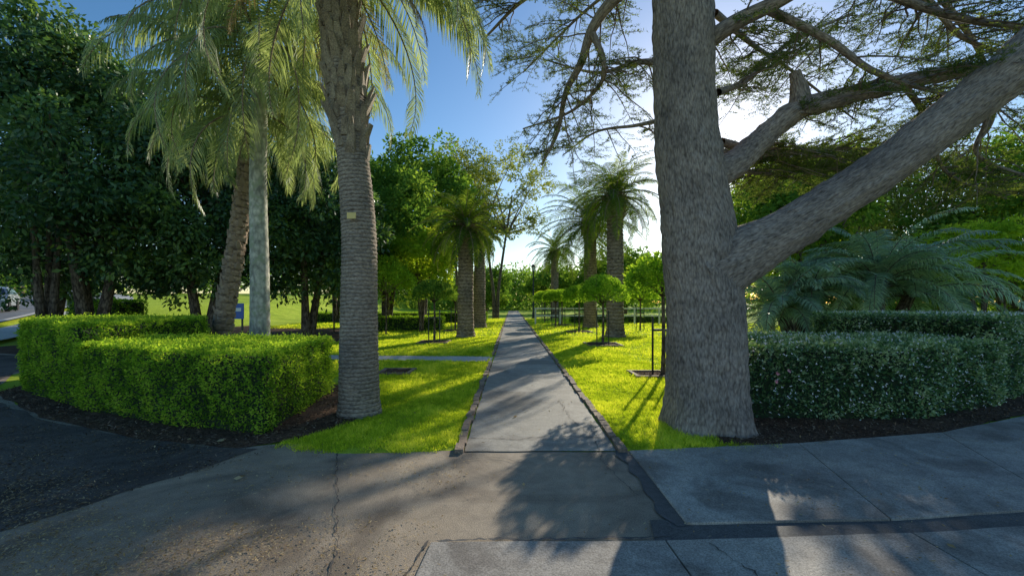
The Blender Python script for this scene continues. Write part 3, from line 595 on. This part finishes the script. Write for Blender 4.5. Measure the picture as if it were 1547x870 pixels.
tree('bay_tree',17,15.5,3.5,2.2,1.6,1.0,40,240,.15,.07,M_bright,.12,lowb=1.0)
tree('bay_tree',14.5,17,1.8,3.4,1.6,1.2,60,240,.15,.07,M_mid,.12,lowb=.3)
tree('fig_tree',6,62,4,4,3,2.8,60,200,.35,.18,M_mid,.25,lowb=.6)
tree('fig_tree',-4,66,4.2,4.5,3,3.4,70,200,.35,.18,M_mid,.25,lowb=.6)
tree('fig_tree',16,60,4.5,6,3,4,80,200,.35,.18,M_mid,.25,lowb=.6)
mb=MB(); n=620; a=rng.uniform(-1.25,1.25,n); a[:220]=rng.uniform(-.3,.4,220); d=rng.uniform(72,100,n); C=np.c_[np.sin(a)*d*1.4,np.cos(a)*d+12,rng.uniform(.5,6.5,n)+rng.random(n)*2]
C[:60,2]=rng.uniform(.4,2.5,60)
C[:,2]+=hz(C[:,0],C[:,1])*.8; crown(mb,C,rng.uniform(1.8,4,n),120,.8,.4,0,.1); mb.build('distant_trees',[M_mid])

# ------------------------------------------------------------------ street
mb=MB(); rp=smooth_path([(-19,3,0),(-26,14,0),(-33.5,26,0),(-57,54,0),(-98,92,0),(-160,150,0)],90)
T=nrm(np.gradient(rp,axis=0)); N=np.stack([-T[:,1],T[:,0],0*T[:,0]],1)
def strip(o0,o1,dz,mat):
    A=rp+N*o0;B=rp+N*o1
    for q in (A,B): q[:,2]=hz(q[:,0],q[:,1])+dz
    n=len(rp); i=np.arange(n-1); mb.add(np.concatenate([A,B]),np.stack([i,i+n,i+n+1,i+1],-1),mat)
strip(-4.2,3.6,.12,0); strip(-4.45,-4.2,.24,1); strip(3.6,3.85,.24,1); strip(-6.6,-5.0,.14,1)
mb.build('road',[M_road,M_lconc])
def car(name,x,y,rot,col):
    root=empty(name); z=float(hz(np.array(x),np.array(y)))+.13
    pr=[(-2.1,.35),(-2.15,.75),(-1.95,.95),(-1.55,1.0),(-1.1,1.42),(-.6,1.5),(.5,1.5),(1.0,1.38),(1.5,1.0),(2.0,.85),(2.15,.65),(2.12,.35)]
    import bmesh; bm=bmesh.new(); Ls=[]
    for yy,s in ((-.85,.96),(-.87,1),(.87,1),(.85,.96)):
        Ls.append([bm.verts.new((px*s,yy*(1 if pz<1.05 else .8),.35+(pz-.35)*s)) for px,pz in pr])
    for a,b in zip(Ls[:-1],Ls[1:]):
        for i in range(len(pr)): j=(i+1)%len(pr); bm.faces.new((a[i],a[j],b[j],b[i]))
    bm.faces.new(Ls[0]); bm.faces.new(Ls[-1][::-1]); bmesh.ops.recalc_face_normals(bm,faces=bm.faces)
    me=bpy.data.meshes.new('body'); bm.to_mesh(me); bm.free(); me.materials.append(col); b=bpy.data.objects.new('body',me); bpy.context.scene.collection.objects.link(b); b.parent=root
    gl=plain('car_glass',(.03,.04,.05),.08,0,.1)
    m=MB()
    for s in (-1,1):
        yb,yt=s*.882,s*.712
        m.add([(-1.3,yb,1.06),(-.05,yb,1.06),(-.05,yt,1.42),(-.9,yt,1.42)],[[0,1,2,3]],0); m.add([(.05,yb,1.06),(1.3,yb,1.06),(.85,yt,1.4),(.05,yt,1.42)],[[0,1,2,3]],0)
    m.add([(1.53,-.74,1.02),(1.53,.74,1.02),(1.05,.62,1.37),(1.05,-.62,1.37)],[[0,1,2,3]],0); m.add([(-1.58,-.74,1.03),(-1.58,.74,1.03),(-1.16,.62,1.4),(-1.16,-.62,1.4)],[[0,1,2,3]],0)
    m.build('windows',[gl],root); m=MB(); ty=plain('tyre',(.02,.02,.02),.9)
    for wx in (-1.3,1.3):
        for wy in (-.8,.8):
            tube(m,[(wx,wy-.1,.33),(wx,wy+.1,.33)],[.33,.33],20,0,None,True); tube(m,[(wx,wy+.1,.33),(wx,wy-.11,.33)],[.2,.2],16,1,None,True)
    m.build('wheels',[ty,M_white],root); m=MB()
    for s in (-1,1): box(m,(2.1,s*.62,.72),(.08,.34,.14)); box(m,(-2.1,s*.62,.8),(.08,.3,.16))
    m.build('lights',[M_white],root)
    root.location=(x,y,z); root.rotation_euler=(0,0,rot)
car('parked_car',-31.9,26.2,math.radians(-48),plain('car_paint',(.35,.38,.42),.3,.3,.05))
car('parked_car',-49,47,math.radians(-48),plain('car_paint_white',(.7,.7,.7),.3,0,.05))
root=empty('brick_house'); z=3.3; m=MB(); box(m,(-98,82,z+1.5),(14,8,3.2)); m.build('walls',[M_brick],root)
m=MB(); m.add([(-105.6,77.4,z+3),(-90.4,77.4,z+3),(-90.4,86.6,z+3),(-105.6,86.6,z+3),(-101,82,z+5.4),(-95,82,z+5.4)],[[0,1,5,4],[2,3,4,5]],0); m.add([(-90.4,77.4,z+3),(-90.4,86.6,z+3),(-95,82,z+5.4),(-95.01,82,z+5.4)],[[0,1,2,3]],0); m.add([(-105.6,86.6,z+3),(-105.6,77.4,z+3),(-101,82,z+5.4),(-101.01,82,z+5.4)],[[0,1,2,3]],0); m.build('roof',[M_lconc],root)
m=MB(); 
for wx in (-102,-98,-94): box(m,(wx,77.97,z+1.6),(1.6,.1,1.3))
m.build('windows',[M_white],root)
def lamp(x,y,h):
    m=MB(); tube(m,[(x,y,0),(x,y,.6),(x,y,.7),(x,y,h)],[.14,.12,.08,.06],10,0); tube(m,[(x,y,h),(x,y,h+.05),(x,y,h+.1)],[.05,.16,.12],10,0)
    tube(m,[(x,y,h+.1),(x,y,h+.5)],[.12,.2],8,1); tube(m,[(x,y,h+.5),(x,y,h+.56),(x,y,h+.78)],[.27,.25,.02],10,0); m.build('street_lamp',[M_metal,M_white])
lamp(2.1,42,4.6)
lamp(-15,38,4.6)
m=MB()
for x in np.arange(1.7,22,1.8): box(m,(x,31,.62),(.1,.1,1.24))
box(m,(11.7,31,1.17),(20,.06,.1)); box(m,(11.7,31,.65),(20,.06,.1)); m.build('rail_fence',[M_white])
m=MB(); box(m,(-9.7,15,1.3),(.55,.04,.55),0); box(m,(-9.9,15.04,.75),(.05,.04,1.5),1); box(m,(-9.5,15.04,.75),(.05,.04,1.5),1); box(m,(-9.7,14.97,1.35),(.4,.01,.12),2); m.build('park_sign',[M_blue,M_metal,M_white])

# ------------------------------------------------------------------ light & camera
EL,AZ=math.radians(20.5),math.radians(25)
w=bpy.data.worlds.new('World'); bpy.context.scene.world=w; w.use_nodes=True; nt=w.node_tree
sk=nt.nodes.new('ShaderNodeTexSky'); sk.sky_type='NISHITA'; sk.sun_disc=False; sk.sun_elevation=EL; sk.sun_rotation=AZ; sk.dust_density=.3; sk.ozone_density=2.0; sk.air_density=1.0
hs=nt.nodes.new('ShaderNodeHueSaturation'); hs.inputs['Saturation'].default_value=1.25; nt.links.new(sk.outputs[0],hs.inputs['Color'])
bg=nt.nodes['Background']; bg.inputs[1].default_value=.15; nt.links.new(hs.outputs[0],bg.inputs[0])
ld=bpy.data.lights.new('sun','SUN'); ld.energy=5; ld.angle=math.radians(.5); ld.color=(1,.92,.76)
lo=bpy.data.objects.new('sun',ld); bpy.context.scene.collection.objects.link(lo)
dv=Vector((math.sin(AZ)*math.cos(EL),math.cos(AZ)*math.cos(EL),math.sin(EL))); lo.rotation_euler=dv.to_track_quat('Z','Y').to_euler()
cd=bpy.data.cameras.new('camera'); cd.lens=15.01; cd.sensor_width=36; cd.shift_y=22/1547; cd.clip_end=4000; cd.clip_start=.05
co=bpy.data.objects.new('camera',cd); co.location=(0,0,1.6); co.rotation_euler=(math.radians(90),0,0); bpy.context.scene.collection.objects.link(co)
sc=bpy.context.scene; sc.camera=co; sc.view_settings.view_transform='Standard'; sc.view_settings.look='None'; sc.view_settings.exposure=0
